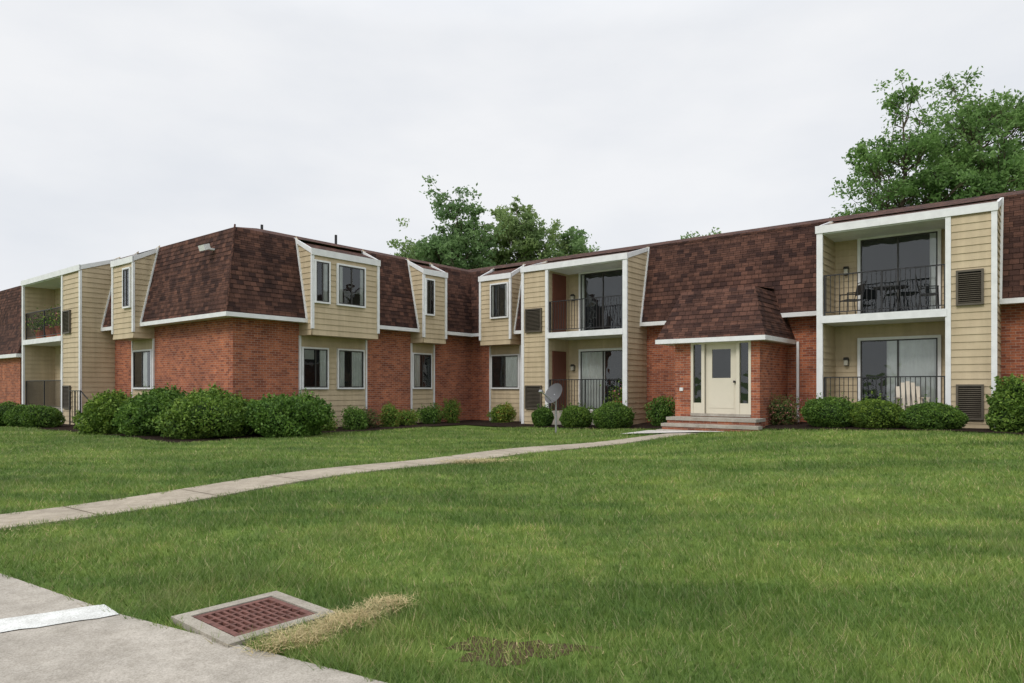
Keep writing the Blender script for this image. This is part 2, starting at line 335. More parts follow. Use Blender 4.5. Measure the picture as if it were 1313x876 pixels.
# facade A -----------------------------
upbay('A',13.49,16.27,[(13.62,14.12,2.82,[(.6,1)]),(14.5,15.6,2.82,[(0,.2),(.85,1)])],lowins=[(13.6,14.55,[(.7,1)]),(15.03,16.1,[(0,.25),(.5,1)])])
blind('A',13.64,14.03,.004,.95,1.26)
upbay('A',18.48,19.71,[(18.6,18.98)],lowins=[(18.56,19.5,[(0,.4)])])
mansard('A',VC,13.49,t0=VC-TD,e0=VC-ED,trim0=False); mansard('A',16.27,18.48); mansard('A',19.71,VB,t1=VB-TD,e1=VB-ED,trim1=False)
for a,b in ((VC,13.49),(16.27,18.48),(19.71,VB)): BR.box('A',a,b,-.25,0.0,Z0,EZ)
# facade C -----------------------------
upbay('C',-26.8,-25.1,[(-25.8,-25.3)],lowins=[(-26.6,-25.2,[(.45,.8)])])
mansard('C',-25.1,UA,t1=UA+TD,e1=UA+ED,trim1=False); mansard('C',-28.4,-26.8)
BR.box('C',-25.1,UA-.26,-.25,0,Z0,EZ);BR.box('C',-28.4,-26.8,-.25,0,Z0,EZ)
balcony('C',-34.7,-28.4,-34.58,-30.2,1.16,(-33.6,-31.6),(-30.0,-29.3),[(0,.3)],[(0,.1)])
mansard('C',-48,-34.7); BR.box('C',-48,-34.7,-.25,0,Z0,EZ); window('C',-47,-45.6,0,0,1.3)
u_r=UA+RD; v_r=VC-RD
def rp(u,v,z): return W(u,v,z)
SH.poly([rp(UA+TD,VC-TD,TZ),rp(UA+TD,VB-TD,TZ),rp(u_r,VB-RD,RZ),rp(u_r,v_r,RZ)])
SH.poly([rp(-48,VC-TD,TZ),rp(UA+TD,VC-TD,TZ),rp(u_r,v_r,RZ),rp(-48,v_r,RZ)])
SH.poly([rp(UA+TD,VB-TD,TZ),rp(9.0,VB-TD,TZ),rp(9.0,VB-RD,RZ),rp(u_r,VB-RD,RZ)])
SH.poly([rp(u_r,VB-RD,RZ),rp(9,VB-RD,RZ),rp(9,VB+9,RZ-.3),rp(u_r-6,VB+9,RZ-.3),rp(u_r-6,v_r+4,RZ-.1),rp(u_r,v_r+4,RZ)])
SH.poly([rp(-48,v_r,RZ),rp(u_r,v_r,RZ),rp(u_r,v_r+4,RZ),rp(-48,v_r+6,RZ-.1)])
for u,v in ((-22.6,13.8),(-21.9,16.5),(-12.5,25.5),(-4,25.2)):
    IR.tube(W(u,v,RZ-.1),W(u,v,RZ+.35),.05)
for f,a,b in (('B',-11.57,-5.5),('B',-1.38,9.0)): SH.box(f,a,b,TD-.04,TD+.03,TZ-.05,TZ+.03)
for q in range(16):
    a=q/16;b=(q+1)/16
    L=lambda t:Vector(W(UA+ED+(TD-ED)*t+.012,VC-ED+(ED-TD)*t-.012,EZ+.05+(TZ-EZ-.03)*t))
    SH.tube(L(a),L(b+.02),.035,.028,6)
# entry porch ---------------------------
ue0,ue1=-9.30,-6.74; ve=19.5
d0,d1=-8.79,-6.99
BR.box('U',ue0,d0,ve,VB,Z0,1.5); BR.box('U',d1,ue1,ve,VB,Z0,1.5); BR.box('U',d0,d1,ve,VB,Z0,-.84); 
TN.box('U',d0,d1,ve+.2,VB,-.84,1.45)
def DB(s0,s1,dd0,dd1,z0,z1,mb): mb.box('U',s0,s1,ve-dd1,ve-dd0,z0,z1)
DB(d0,d1,-.15,.02,1.28,1.42,CR); DB(d0,d1,-.15,.05,-.84,-.76,CO)
for a,b in ((d0,d0+.07),(d0+.33,d0+.42),(d1-.42,d1-.33),(d1-.07,d1)): DB(a,b,-.15,.022,-.76,1.28,CR)
for a,b in ((d0+.07,d0+.33),(d1-.33,d1-.07)):
    DB(a,b,-.15,.0,-.76,-.45,CR); DB(a,b,-.12,-.10,-.45,1.28,DK); 
    GL.poly([W(a,ve+.05,-.45),W(b,ve+.05,-.45),W(b,ve+.05,1.28),W(a,ve+.05,1.28)])
da,db=d0+.42,d1-.42
DB(da,db,-.14,-.08,-.76,.28,CR);DB(da,db,-.14,-.08,1.12,1.28,CR);DB(da,da+.2,-.14,-.08,.28,1.12,CR);DB(db-.2,db,-.14,-.08,.28,1.12,CR)
DB(da+.2,db-.2,-.15,-.12,.28,1.12,DK); GL.poly([W(da+.2,ve+.1,.28),W(db-.2,ve+.1,.28),W(db-.2,ve+.1,1.12),W(da+.2,ve+.1,1.12)])
for a,b,z0,z1 in ((da-.004,da+.012,-.76,1.28),(db-.012,db+.004,-.76,1.28)): DB(a,b,-.078,-.074,z0,z1,IR)
DB(da+.1,db-.1,-.085,-.07,-.6,.1,CR)
DB(db-.1,db-.05,-.08,-.0,.14,.2,IR)
DB(ue0+.16,ue0+.26,0,.05,-.1,.0,WT)
c0,c1,cv=-9.78,-6.5,19.2; b0,b1,bv=-9.30,-7.05,19.95; cz,ct=1.44,2.93
nC=10
L=lambda x,y,t:x+(y-x)*t
for i in range(nC):
    a=i/nC;b=(i+1)/nC
    pa=[L(c0,b0,a)-.012,L(c1,b1,a)+.012,L(cv,bv,a)-.012,L(cz,ct,a)]; pb=[L(c0,b0,b),L(c1,b1,b),L(cv,bv,b),L(cz,ct,b)]
    SH.poly([W(pa[0],pa[2],pa[3]),W(pa[1],pa[2],pa[3]),W(pb[1],pb[2],pb[3]),W(pb[0],pb[2],pb[3])])
    SH.poly([W(pa[1],pa[2],pa[3]),W(pa[1],VB,pa[3]),W(pb[1],VB,pb[3]),W(pb[1],pb[2],pb[3])])
    SH.poly([W(pa[0],pa[2],pa[3]),W(pa[0],VB,pa[3]),W(pb[0],VB,pb[3]),W(pb[0],pb[2],pb[3])])
SH.poly([W(b0,bv,ct),W(b1,bv,ct),W(b1,VB-.1,ct+.12),W(b0,VB-.1,ct+.12)])
WT.box('U',c0-.02,c1+.02,cv-.03,VB-.001,cz-.12,cz+.01)
# steps
for i,(v0,zt) in enumerate(((18.75,-.86),(18.42,-1.03),(18.1,-1.2))):
    BR.box('U',-9.2,-6.6+.18*i,v0,ve-.002 if i==0 else 18.75+.0-.002-(0 if i==1 else .33),Z0,zt-.09)
    CO.box('U',-9.22,-6.58+.18*i,v0-.03,(ve-.003) if i==0 else (18.75-.035 if i==1 else 18.385),zt-.09,zt)
WT.box('U',-6.45,-6.38,VB-.09,VB-.01,Z0,1.4)
SH.prism('C',-39.5,-35.0,[(0,1.44),(1.3,1.44),(.8,2.9),(0,3.0)]); WT.box('C',-39.6,-34.9,0,1.36,1.3,1.45); BR.box('C',-39.2,-35.3,.001,1.1,Z0,1.31)
rail('C',-28.2,-27.2,1.6,-1.35,1.25,.5); 
IR.tube(W(-27.2,VC-1.6,-.1),W(-26.6,VC-1.2,-.9),.02)
fl=MB(); c=Vector(W(-21.0,VC+.0,4.35))
out=Vector((-EV[0],-EV[1],0)); right=Vector((EU[0],EU[1],0))
fl.xyzbox(c+out*.12,.1,.3,.06,right,(0,0,1)); fl.xyzbox(c+out*.3+Vector((0,0,.02)),.34,.2,.17,right,Vector((0,0,1))+out*.35)
bld=empty('brick_apartment_building')
for mb,nm,mt in ((BR,'brick_walls','brick'),(SH,'mansard_roof','shingle'),(SD,'lap_siding','siding'),(TN,'siding_core_walls','siding'),(WT,'white_trim','white'),(GL,'window_panes','glass'),(FR,'window_sashes','frame'),(DK,'window_interiors','dark'),(CU,'curtains','curtain'),(BLD,'blinds','blind'),(IR,'balcony_railings','black'),(AC,'ac_louvers','ac'),(RB,'storage_doors','redbrown'),(CR,'entry_door','cream'),(CO,'concrete_slabs_and_steps','conc'),(LP,'wall_lanterns','lamp'),(fl,'roof_floodlight','white')):
    mb.obj(nm,M[mt],bld)
# ------------------------------------------------------------------ ground
def axis(lo,hi,step,far,nfar=14):
    a=np.arange(lo,hi+step,step); g=np.geomspace(step*2,far,nfar); return np.concatenate([(a[0]-g)[::-1],a,a[-1]+g])
xs=axis(-30,24,.5,900); ys=axis(-6,34,.5,900)
XX,YY=np.meshgrid(xs,ys); ZZ=zg(XX,YY)
V=np.stack([XX,YY,ZZ],-1).reshape(-1,3); nx=len(xs); ny=len(ys)
idx=np.arange(nx*ny).reshape(ny,nx); F=np.stack([idx[:-1,:-1],idx[:-1,1:],idx[1:,1:],idx[1:,:-1]],-1).reshape(-1,4)
me=bpy.data.meshes.new('lawn'); me.from_pydata(V.tolist(),[],F.tolist()); me.materials.append(M['lawn']); o=bpy.data.objects.new('lawn',me); sc.collection.objects.link(o)
for p in me.polygons: p.use_smooth=True
beds=[(-36,-17.5,8.3,VC),(UA,-17.5,VC,19.0),(UA,-9.3,19.0,VB),(-9.3,-6.2,18.9,VB),(-6.2,9.5,18.7,VB)]
mu=MB()
for (a,b,c_,d_) in beds:
    us=np.linspace(a,b,max(2,int((b-a)/.5))); vs=np.linspace(c_,d_,max(2,int((d_-c_)/.5)))
    for i in range(len(us)-1):
        for j in range(len(vs)-1):
            q=[]
            for (u,v) in ((us[i],vs[j]),(us[i+1],vs[j]),(us[i+1],vs[j+1]),(us[i],vs[j+1])):
                x,y,_=W(u,v,0); q.append((x,y,float(zg(x,y))+.03))
            mu.poly(q)
mu.obj('mulch_bed',M['mulch'])
pts=[(-6.9,6.1),(-5.57,7.54),(-3.97,9.9),(-2.75,11.55),(-1.44,13.25),(.1,14.9),(1.72,16.35),(3.3,17.55),(4.7,18.75)]
def catmull(pts,n=10):
    p=[np.array(a,float) for a in pts]; p=[2*p[0]-p[1]]+p+[2*p[-1]-p[-2]]; out=[]
    for i in range(1,len(p)-2):
        for k in range(n):
            t=k/n; out.append(.5*((2*p[i])+(-p[i-1]+p[i+1])*t+(2*p[i-1]-5*p[i]+4*p[i+1]-p[i+2])*t*t+(-p[i-1]+3*p[i]-3*p[i+1]+p[i+2])*t**3))
    out.append(p[-2]); return np.array(out)
PC=catmull(pts)
def strip(C,w,h,mat,name,joint=None):
    T=np.gradient(C,axis=0); T/=np.linalg.norm(T,axis=1)[:,None]; Nn=np.stack([-T[:,1],T[:,0]],1)
    mb=MB(); L=C+Nn*w/2; R=C-Nn*w/2
    for i in range(len(C)-1):
        q=[]
        for p in (L[i],R[i],R[i+1],L[i+1]):
            q.append((p[0],p[1],float(zg(p[0],p[1]))+h))
        mb.poly(q)
        for a,b in ((0,3),(1,2)):
            mb.poly([q[a],q[b],(q[b][0],q[b][1],q[b][2]-.08),(q[a][0],q[a][1],q[a][2]-.08)])
    return mb.obj(name,mat)
strip(PC,.92,.024,M['path'],'concrete_walkway')
jm=MB()
T=np.gradient(PC,axis=0); T/=np.linalg.norm(T,axis=1)[:,None]
acc=0
for i in range(1,len(PC)):
    acc+=np.linalg.norm(PC[i]-PC[i-1])
    if acc>1.25:
        acc=0; t=T[i]; nn=np.array([-t[1],t[0]]); q=[]
        for a,b in ((-.46,-.005),(.46,-.005),(.46,.005),(-.46,.005)):
            p=PC[i]+nn*a+t*b; q.append((p[0],p[1],float(zg(p[0],p[1]))+.028))
        jm.poly(q)
jo=jm.obj('walkway_joints',M['soil'],bpy.data.objects['concrete_walkway'])
pad=MB(); 
pq=[W(-9.7,16.9,0),W(-7.2,18.0,0),W(-7.2,18.1,0),W(-9.5,18.15,0)]
pq=[(x,y,float(zg(x,y))+.042) for x,y,_ in pq]; pad.poly(pq); pad.obj('concrete_pad',M['pad'])
SW=[(-18,14.7),(-4.08,5.53),(-2.59,4.55),(-.7,3.52),(2,2.05),(8,-1.3),(0,-14),(-28,-8)]
sz=-1.482
sw=MB(); sw.poly([(x,y,sz) for x,y in SW]); 
for i in range(5):
    a,b=SW[i],SW[i+1]; sw.poly([(a[0],a[1],sz),(b[0],b[1],sz),(b[0],b[1],sz-.1),(a[0],a[1],sz-.1)])
swo=sw.obj('sidewalk',M['conc'])
jt=MB()
def line(a,b,w,z,mb):
    a=np.array(a);b=np.array(b);t=(b-a)/np.linalg.norm(b-a);n_=np.array([-t[1],t[0]])*w/2
    mb.poly([(*(a-n_),z),(*(b-n_),z),(*(b+n_),z),(*(a+n_),z)])
line((-2.58,4.50),(-5.3,2.85),.010,sz+.003,jt)
jt.obj('sidewalk_joints',M['soil'],swo)
pn=MB(); E0=[]; nseg=30
for i in range(nseg+1):
    q=i/nseg; r1=random.uniform(-.014,.014); r2=random.uniform(-.02,.02)
    E0.append(((-2.78+(-5.5+2.78)*q,4.66+(3.06-4.66)*q+r1+.06),(-2.56+(-5.28+2.56)*q,4.50+(2.86-4.50)*q+r2)))
for i in range(nseg):
    a,b=E0[i],E0[i+1]; pn.poly([(*a[0],sz+.006),(*a[1],sz+.006),(*b[1],sz+.006),(*b[0],sz+.006)])
pn.obj('painted_stripe',M['paint'],swo)
# storm drain
sd=empty('storm_drain')
O=np.array([-2.18,4.43]); ea=np.array([.55,.64]); ea/=np.linalg.norm(ea); eb=np.array([ea[1],-ea[0]])
def dq(a,b,z): p=O+ea*a+eb*b; return (p[0],p[1],z)
def dbox(mb,a0,a1,b0,b1,z0,z1):
    q=[(a0,b0),(a1,b0),(a1,b1),(a0,b1)]; mb.hexa([dq(a,b,z0) for a,b in q],[dq(a,b,z1) for a,b in q])
S=.74; zt=-1.462
fr=MB(); w=.085
dbox(fr,0,S,0,w,-1.6,zt);dbox(fr,0,S,S-w,S,-1.6,zt);dbox(fr,0,w,w,S-w,-1.6,zt);dbox(fr,S-w,S,w,S-w,-1.6,zt); fr.obj('concrete_collar',M['collar'],sd)
h=MB(); dbox(h,w,S-w,w,S-w,-1.66,-1.60); 
for q in ((w,w+.004,w,S-w),(S-w-.004,S-w,w,S-w),(w+.004,S-w-.004,w,w+.004),(w+.004,S-w-.004,S-w-.004,S-w)): dbox(h,*q,-1.60,zt-.012)
h.obj('pit',M['hole'],sd)
g=MB(); i0=w+.012;i1=S-w-.012; gz=zt-.004
dbox(g,i0,i1,i0,i0+.04,zt-.05,gz);dbox(g,i0,i1,i1-.04,i1,zt-.05,gz);dbox(g,i0,i0+.04,i0+.04,i1-.04,zt-.05,gz);dbox(g,i1-.04,i1,i0+.04,i1-.04,zt-.05,gz)
nb=10; A0=i0+.04; A1=i1-.04
for k in range(nb-1):
    a=A0+(A1-A0)*(k+1)/nb; dbox(g,a-.0095,a+.0095,A0,A1,zt-.05,gz-.002)
for k in range(1,5):
    b=A0+(A1-A0)*k/5; dbox(g,A0,A1,b-.009,b+.009,zt-.05,gz-.0035)
g.obj('iron_grate',M['rust'],sd)
# ------------------------------------------------------------------ grass
def inpoly(X,Y,poly):
    ins=np.zeros(len(X),bool); k=len(poly)
    for i in range(k):
        x1,y1=poly[i];x2,y2=poly[(i+1)%k]
        c=((y1>Y)!=(y2>Y))&(X<(x2-x1)*(Y-y1)/(y2-y1+1e-12)+x1); ins^=c
    return ins
def hmul(X,Y): return np.sin(X*2.1+1.3*np.sin(Y*1.1))*np.sin(Y*2.7+1.7*np.sin(X*.9))
NG=540000; cx,cy=.0,3.95
t=rng.random(NG); a_,b_=2.6**.4,24**.4; Y=(a_+(b_-a_)*t)**2.5
X=(rng.random(NG)*2-1)*(.86*Y+.8)
u=X*EU[0]+Y*EU[1]; v=X*EV[0]+Y*EV[1]
Xs=X+.03*np.sin(X*23+Y*11)+.02*np.sin(X*61); Ys=Y+.03*np.sin(X*17)+.02*np.sin(Y*47)+.01
keep=~inpoly(Xs,Ys,SW)
dd=np.full(NG,9.)
for p in PC[::2]: dd=np.minimum(dd,(X-p[0])**2+(Y-p[1])**2)
edge=.43+.035*np.sin(X*9+Y*7)+.03*np.sin(X*31)
keep&=dd>edge**2
la=(X-O[0])*ea[0]+(Y-O[1])*ea[1]; lb=(X-O[0])*eb[0]+(Y-O[1])*eb[1]
keep&=~((la>0)&(la<S)&(lb>0)&(lb<S))
for (a,b,c_,d_) in beds: keep&=~((u>a)&(u<b)&(v>c_+.08*np.sin(u*5))&(v<d_+.1))
keep&=~((v>VB-.5)|((u<-19)&(v>10)))
keep&=~inpoly(X,Y,[(q[0],q[1]) for q in pq])
rr=((X-cx)/.5)**2+((Y-cy)/.28)**2+.5*np.sin(X*19)*np.sin(Y*23); keep&=~((rr<1)&(rng.random(NG)<.62))
thin=hmul(X*1.7+3,Y*1.5); keep&=~((thin>.72)&(rng.random(NG)<.35))
X=X[keep];Y=Y[keep];k=len(X)
hm=hmul(X,Y); H=(.036+.028*rng.random(k))*(1+.25*hm)*(1+.2*rng.random(k))
H=np.where(rng.random(k)<.03,H*1.5,H)
edgeboost=inpoly(X,Y,[(-3.2,5.5),(-1.6,5.6),(-.6,4.6),(-.3,3.3),(-1.5,3.6),(-2.4,4.6)]); H=np.where(edgeboost,H*1.35,H)
wd=.0032*(Y/4)**.75*(.6+.8*rng.random(k))
an=rng.random(k)*2*np.pi; ln=H*(.2+1.0*rng.random(k)); la_=rng.random(k)*2*np.pi*.8+1.2*hmul(X*.7,Y*.9)
Z=zg(X,Y)-.004
dx=np.cos(an)*wd;dy=np.sin(an)*wd
V=np.empty((k,3,3)); V[:,0]=np.stack([X-dx,Y-dy,Z],1);V[:,1]=np.stack([X+dx,Y+dy,Z],1);V[:,2]=np.stack([X+np.cos(la_)*ln,Y+np.sin(la_)*ln,Z+H],1)
fast('grass',V.reshape(-1,3),3,M['grass'])
dp=MB(); ring=[]
for k_ in range(40):
    a=2*math.pi*k_/40; r=(.36+.09*math.sin(3*a+1)+.06*math.sin(7*a)+.04*math.sin(13*a)); ring.append((cx+r*math.cos(a),cy+r*.5*math.sin(a),float(zg(cx,cy))+.004))
dp.poly(ring); dp.obj('bare_soil_patch',M['soil'])
def straw(n,xf,yf,lf=1.):
    k=n; X=xf;Y=yf; L=(.04+.10*rng.random(k))*lf; a=rng.random(k)*2*np.pi; Z=zg(X,Y)+.01+.05*rng.random(k)*lf; w=.0022*(1+(Y-4)*.15)
    V=np.empty((k,3,3)); V[:,0]=np.stack([X-np.sin(a)*w,Y+np.cos(a)*w,Z],1);V[:,1]=np.stack([X+np.sin(a)*w,Y-np.cos(a)*w,Z],1)
    V[:,2]=np.stack([X+np.cos(a)*L,Y+np.sin(a)*L,Z+.04*(rng.random(k)-.3)],1); return V
k=4600; tt=rng.random(k); wob=.05*np.sin(tt*17)+.03*np.sin(tt*41); bx=-1.40+.58*tt+rng.normal(0,.06,k); by=3.92+.86*tt+rng.normal(0,.06,k)+wob
V1=straw(k,bx+.03,by-.03); k2=1500; V2=straw(k2,-.72+rng.normal(0,.35,k2),13.0+rng.normal(0,.2,k2))
k3=90; V3=straw(k3,cx+rng.normal(0,.35,k3),cy+rng.normal(0,.2,k3),.5); k4=150; V4=straw(k4,-5.2+rng.normal(0,.3,k4),7.1+rng.normal(0,.3,k4))
fast('dry_straw',np.concatenate([V1,V2,V3,V4]).reshape(-1,3),3,M['straw'])
# ------------------------------------------------------------------ foliage
def leaves(C,size,up=.0,r=rng):
    k=len(C); n_=r.normal(size=(k,3)); n_[:,2]+=up; n_/=np.linalg.norm(n_,axis=1)[:,None]
    t=np.cross(n_,r.normal(size=(k,3))); t/=np.linalg.norm(t,axis=1)[:,None]; b=np.cross(n_,t)
    s=size*(.6+.8*r.random(k))[:,None]
    V=np.empty((k,4,3)); V[:,0]=C-t*s; V[:,1]=C-b*s*.5; V[:,2]=C+t*s; V[:,3]=C+b*s*.5
    return V.reshape(-1,3)
def bush(name,x,y,w,h,nl,mat,ls=.03,fluff=.06,loose=False,asp=1.,sprigs=0,lump=1.,flowers=0):
    e=empty(name); z0=float(zg(x,y)); R=np.array([w/2,w/2*asp,h*.56]); c=np.array([x,y,z0+h*.46])
    k=nl; D=rng.normal(size=(k,3)); D/=np.linalg.norm(D,axis=1)[:,None]
    ph=rng.random(6)*6
    def rad(D): return 1+lump*(.08*np.sin(4*D[:,0]+ph[0]+3*D[:,2])+.07*np.sin(5*D[:,1]+ph[1])+.05*np.sin(6*D[:,2]+7*D[:,0]+ph[2])+.035*np.sin(13*D[:,0]+ph[3])*np.sin(12*D[:,2]+ph[4]))
    rr=rad(D)*(1-np.abs(rng.normal(0,fluff,k))+(.9*fluff*rng.random(k)))
    if loose: rr=rad(D)*(.55+.55*rng.random(k)); 
    Pp=c+D*R*rr[:,None]; Pp[:,2]=np.maximum(Pp[:,2],z0+.03)
    if sprigs:
        sp=[]
        for i in range(sprigs):
            d=rng.normal(size=3); d[2]=abs(d[2]); d/=np.linalg.norm(d); b0_=c+d*R*rad(d[None])[0]; dr=d*.6+np.array([0,0,.7]); L_=.05+.14*rng.random()
            tt_=rng.random((14,1)); sp.append(b0_+dr*L_*tt_+rng.normal(0,.015,(14,3)))
        Pp=np.concatenate([Pp]+sp)
    fast('leaves',leaves(Pp,ls,.3),4,M[mat],e)
    if flowers:
        D=rng.normal(size=(flowers,3)); D/=np.linalg.norm(D,axis=1)[:,None]; fast('blossoms',leaves(c+D*R*1.03*rad(D)[:,None],.028),4,M['petal'],e)
    if loose:
        st=MB()
        for i in range(14):
            d=rng.normal(size=3); d[2]=abs(d[2])+.5; d/=np.linalg.norm(d); st.tube((x,y,z0),tuple(c+d*R*.8),.012,.005,5)
        st.obj('stems',M['bark'],e); s2=.55
    else: s2=.85
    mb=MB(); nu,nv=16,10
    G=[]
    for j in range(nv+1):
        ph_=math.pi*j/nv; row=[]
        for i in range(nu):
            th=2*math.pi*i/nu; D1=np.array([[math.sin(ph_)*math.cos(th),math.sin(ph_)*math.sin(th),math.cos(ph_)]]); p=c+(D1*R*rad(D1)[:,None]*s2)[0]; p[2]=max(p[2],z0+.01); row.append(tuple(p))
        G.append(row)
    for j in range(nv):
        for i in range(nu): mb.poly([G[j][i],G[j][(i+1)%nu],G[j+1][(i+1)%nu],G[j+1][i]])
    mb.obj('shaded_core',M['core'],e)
for x,y,w,h in ((1.06,24.2,.75,.66),(2.16,23.3,1.08,.72),(3.27,22.5,1.25,.80),(8.44,18.4,1.34,.76),(9.31,17.7,1.28,.72),(10.27,16.95,1.4,.62)):
    bush('boxwood_bush',x,y,w,h,9000,'box',.027,.07,lump=.6,sprigs=25)
bush('broadleaf_shrub',4.88,22.6,1.0,.95,3800,'shrub',.035,loose=True)
bush('azalea_shrub',7.8,20.1,1.15,.85,3300,'red',.032,loose=True,lump=1.4,flowers=40)
bush('evergreen_shrub',11.75,15.9,1.4,1.15,12000,'shrub',.035,.1,sprigs=110,lump=1.3)
for x,y,w,h in ((-6.45,20.0,2.1,1.12),(-8.55,19.6,2.35,1.12),(-10.25,20.2,1.95,1.16),(-11.9,21.0,1.9,1.1)):
    bush('evergreen_shrub',x,y,w,h*random.uniform(.96,1.05),15000,'shrub',.042,.14,sprigs=260,lump=1.25)
bush('evergreen_shrub',-7.4,20.9,1.5,.98,6000,'shrub',.042,.1)
for x,y,w,h in ((-16.4,24.2,1.2,.75),(-17.3,24.6,1.1,.7),(-18.4,25.0,1.2,.8)): bush('boxwood_bush',x,y,w,h,5000,'box',.035)
for i_,(u_,v_,w,h) in enumerate(((-18.6,13.6,1.1,.75),(-18.7,14.6,1.0,.85),(-18.8,15.6,1.1,.8),(-18.8,16.5,1.0,.7),(-18.8,17.4,1.0,.8),(-18.9,18.4,.9,.7),(-18.9,19.9,.9,.9),(-17.2,20.9,.9,.9),(-17.6,20.8,.7,.6))):
    x,y,_=W(u_+random.uniform(-.2,.2),v_+random.uniform(-.15,.15),0); bush('low_shrub',x,y,w*random.uniform(.7,1.1),h*random.uniform(.7,1.15),2600,('young','shrub','red','young','young','shrub','young','young','shrub')[i_],.035,loose=True,lump=1.5)
def tree(name,x,y,zb,ztop,cr,crown_h,ncl,nl,mat,seed,ls=.15,lean=0,egg=.35,spread=1.):
    r=np.random.default_rng(seed); e=empty(name); mb=MB()
    zc=ztop-crown_h/2
    pts_=[np.array([x,y,zb])]; 
    for i in range(1,9):
        pts_.append(np.array([x+lean*i/8+r.normal(0,.12),y+r.normal(0,.12),zb+(ztop-1.5-zb)*i/8]))
    R0=.035*(ztop-zb)*.55
    for i in range(8): mb.tube(pts_[i],pts_[i+1],R0*(1-i/8.6),R0*(1-(i+1)/8.6),9)
    Cs=[];
    for i in range(ncl):
        d=r.normal(size=3); d/=np.linalg.norm(d); q=r.random()**.40
        wz=d[2]*q; ww=cr*(1-egg*max(wz,0)**1.5)*(1+.18*math.sin(3*math.atan2(d[1],d[0])+seed))
        Cs.append(np.array([x+lean*.6+d[0]*q*ww,y+d[1]*q*ww,zc+wz*crown_h/2]))
    allp=[]
    for c in Cs:
        fr_=np.clip((c[2]-1.2-.35*np.hypot(c[0]-x,c[1]-y)-zb)/(ztop-1.5-zb),.18,.95); i=int(fr_*8); s=pts_[i]+(pts_[min(i+1,8)]-pts_[i])*(fr_*8-i)
        m=(s+c)/2+np.array([0,0,-.25])+r.normal(0,.2,3); rb=R0*.28*(1-fr_*.6)
        mb.tube(s,m,rb,rb*.6,6); mb.tube(m,c,rb*.6,.015,5)
        k=int(nl/ncl*(.4+1.2*r.random())); sg=np.array([.60,.60,.42])*(.7+.7*r.random())*spread
        sub=c+r.normal(size=(10,3))*sg; pick=r.integers(0,10,k); allp.append(sub[pick]+r.normal(size=(k,3))*sg*.34)
        for j in range(6): mb.tube(m+(c-m)*r.random(),sub[j],.025,.008,4)
    fast('leaves',leaves(np.concatenate(allp),ls,.4,r),4,M[mat],e); mb.obj('trunk_and_limbs',M['bark'],e)
tree('deciduous_tree',23.2,41,-1.4,17.7,3.3,13.5,72,24000,'leaf2',3,.115)
tree('deciduous_tree',28.4,42,-1.4,19.3,4.3,14.5,110,40000,'leaf2',14,.115)
tree('deciduous_tree',34.5,44,-1.4,17.2,4.3,12,75,22000,'leaf2',13,.13)
tree('deciduous_tree',-4.3,55,-1.5,15.4,3.6,11,75,28000,'leaf',5,.14,spread=1.05)
tree('deciduous_tree',0.6,58,-1.5,15.9,3.6,11,75,28000,'leaf',8,.14,spread=1.05)
tree('deciduous_tree',-8.2,57,-1.5,12.4,2.6,8,34,11000,'leaf',11,.14)
tree('deciduous_tree',4.6,60,-1.5,13.6,2.6,8,34,11000,'leaf',12,.14)
tree('deciduous_tree',8.0,60,-1.5,12.3,1.9,7,24,7000,'leaf',19,.14)
tree('deciduous_tree',14.9,56,-1.5,12.4,2.,7,26,9000,'leaf',21,.15)
# ------------------------------------------------------------------ props
sdh=empty('satellite_dish'); bx_,by_=1.33,21.0; gz_=float(zg(bx_,by_)); m=MB()
m.tube((bx_,by_,gz_),(bx_,by_,-.35),.03); m.obj('pole',M['steel'],sdh)
m=MB(); nrm=Vector((-.62,-.55,.45)).normalized(); c=Vector((bx_-.04,by_-.12,-.2)); a=nrm.orthogonal().normalized(); b=nrm.cross(a)
for j in range(6):
    for i in range(24):
        def q(j,i):
            r_=.34*j/6; t=2*math.pi*i/24; return c+(a*math.cos(t)+b*math.sin(t))*r_+nrm*(.07*(j/6)**2)
        m.poly([q(j,i),q(j+1,i),q(j+1,i+1),q(j,i+1)])
m.obj('reflector',M['dish'],sdh)
m=MB(); low=c-Vector((0,0,.3)); tip=c+nrm*.5+Vector((-.1,0,-.15)); m.tube(low,tip,.014); m.tube(c+a*.3,tip,.008); m.xyzbox(tip,.07,.12,.07,nrm); m.tube((bx_,by_,-.38),tuple(c),.03); m.obj('feed_arm',M['steel'],sdh)
def adir(u,v,z,ang):
    e=empty('adirondack_chair'); m=MB(); ca,sa=math.cos(ang),math.sin(ang); bx,by,_=W(u,v,0)
    def T(x,y,zz): return Vector((bx+ca*x-sa*y,by+sa*x+ca*y,z+zz))
    X=T(1,0,0)-T(0,0,0)
    for i in range(5):
        xx=(i-2)*.11; hh=1.02-.035*(i-2)**2
        a=T(xx,.22,.3); b=T(xx*1.25,.42,hh); m.xyzbox((a+b)/2,.095,.02,(b-a).length,X,(b-a))
    for i in range(5): yy=-.28+i*.12; m.xyzbox(T(0,yy,.38-.02*i),.52,.1,.02,X)
    for s in (-1,1):
        m.xyzbox(T(s*.31,0,.58),.11,.62,.025,X); m.xyzbox(T(s*.29,-.27,.28),.04,.08,.57,X); m.xyzbox(T(s*.29,.25,.28),.04,.08,.57,X); m.xyzbox(T(s*.26,0,.3),.03,.6,.1,X)
    m.obj('slats',M['plastic'],e)
adir(-3.25,21.1,F1,math.radians(-15))
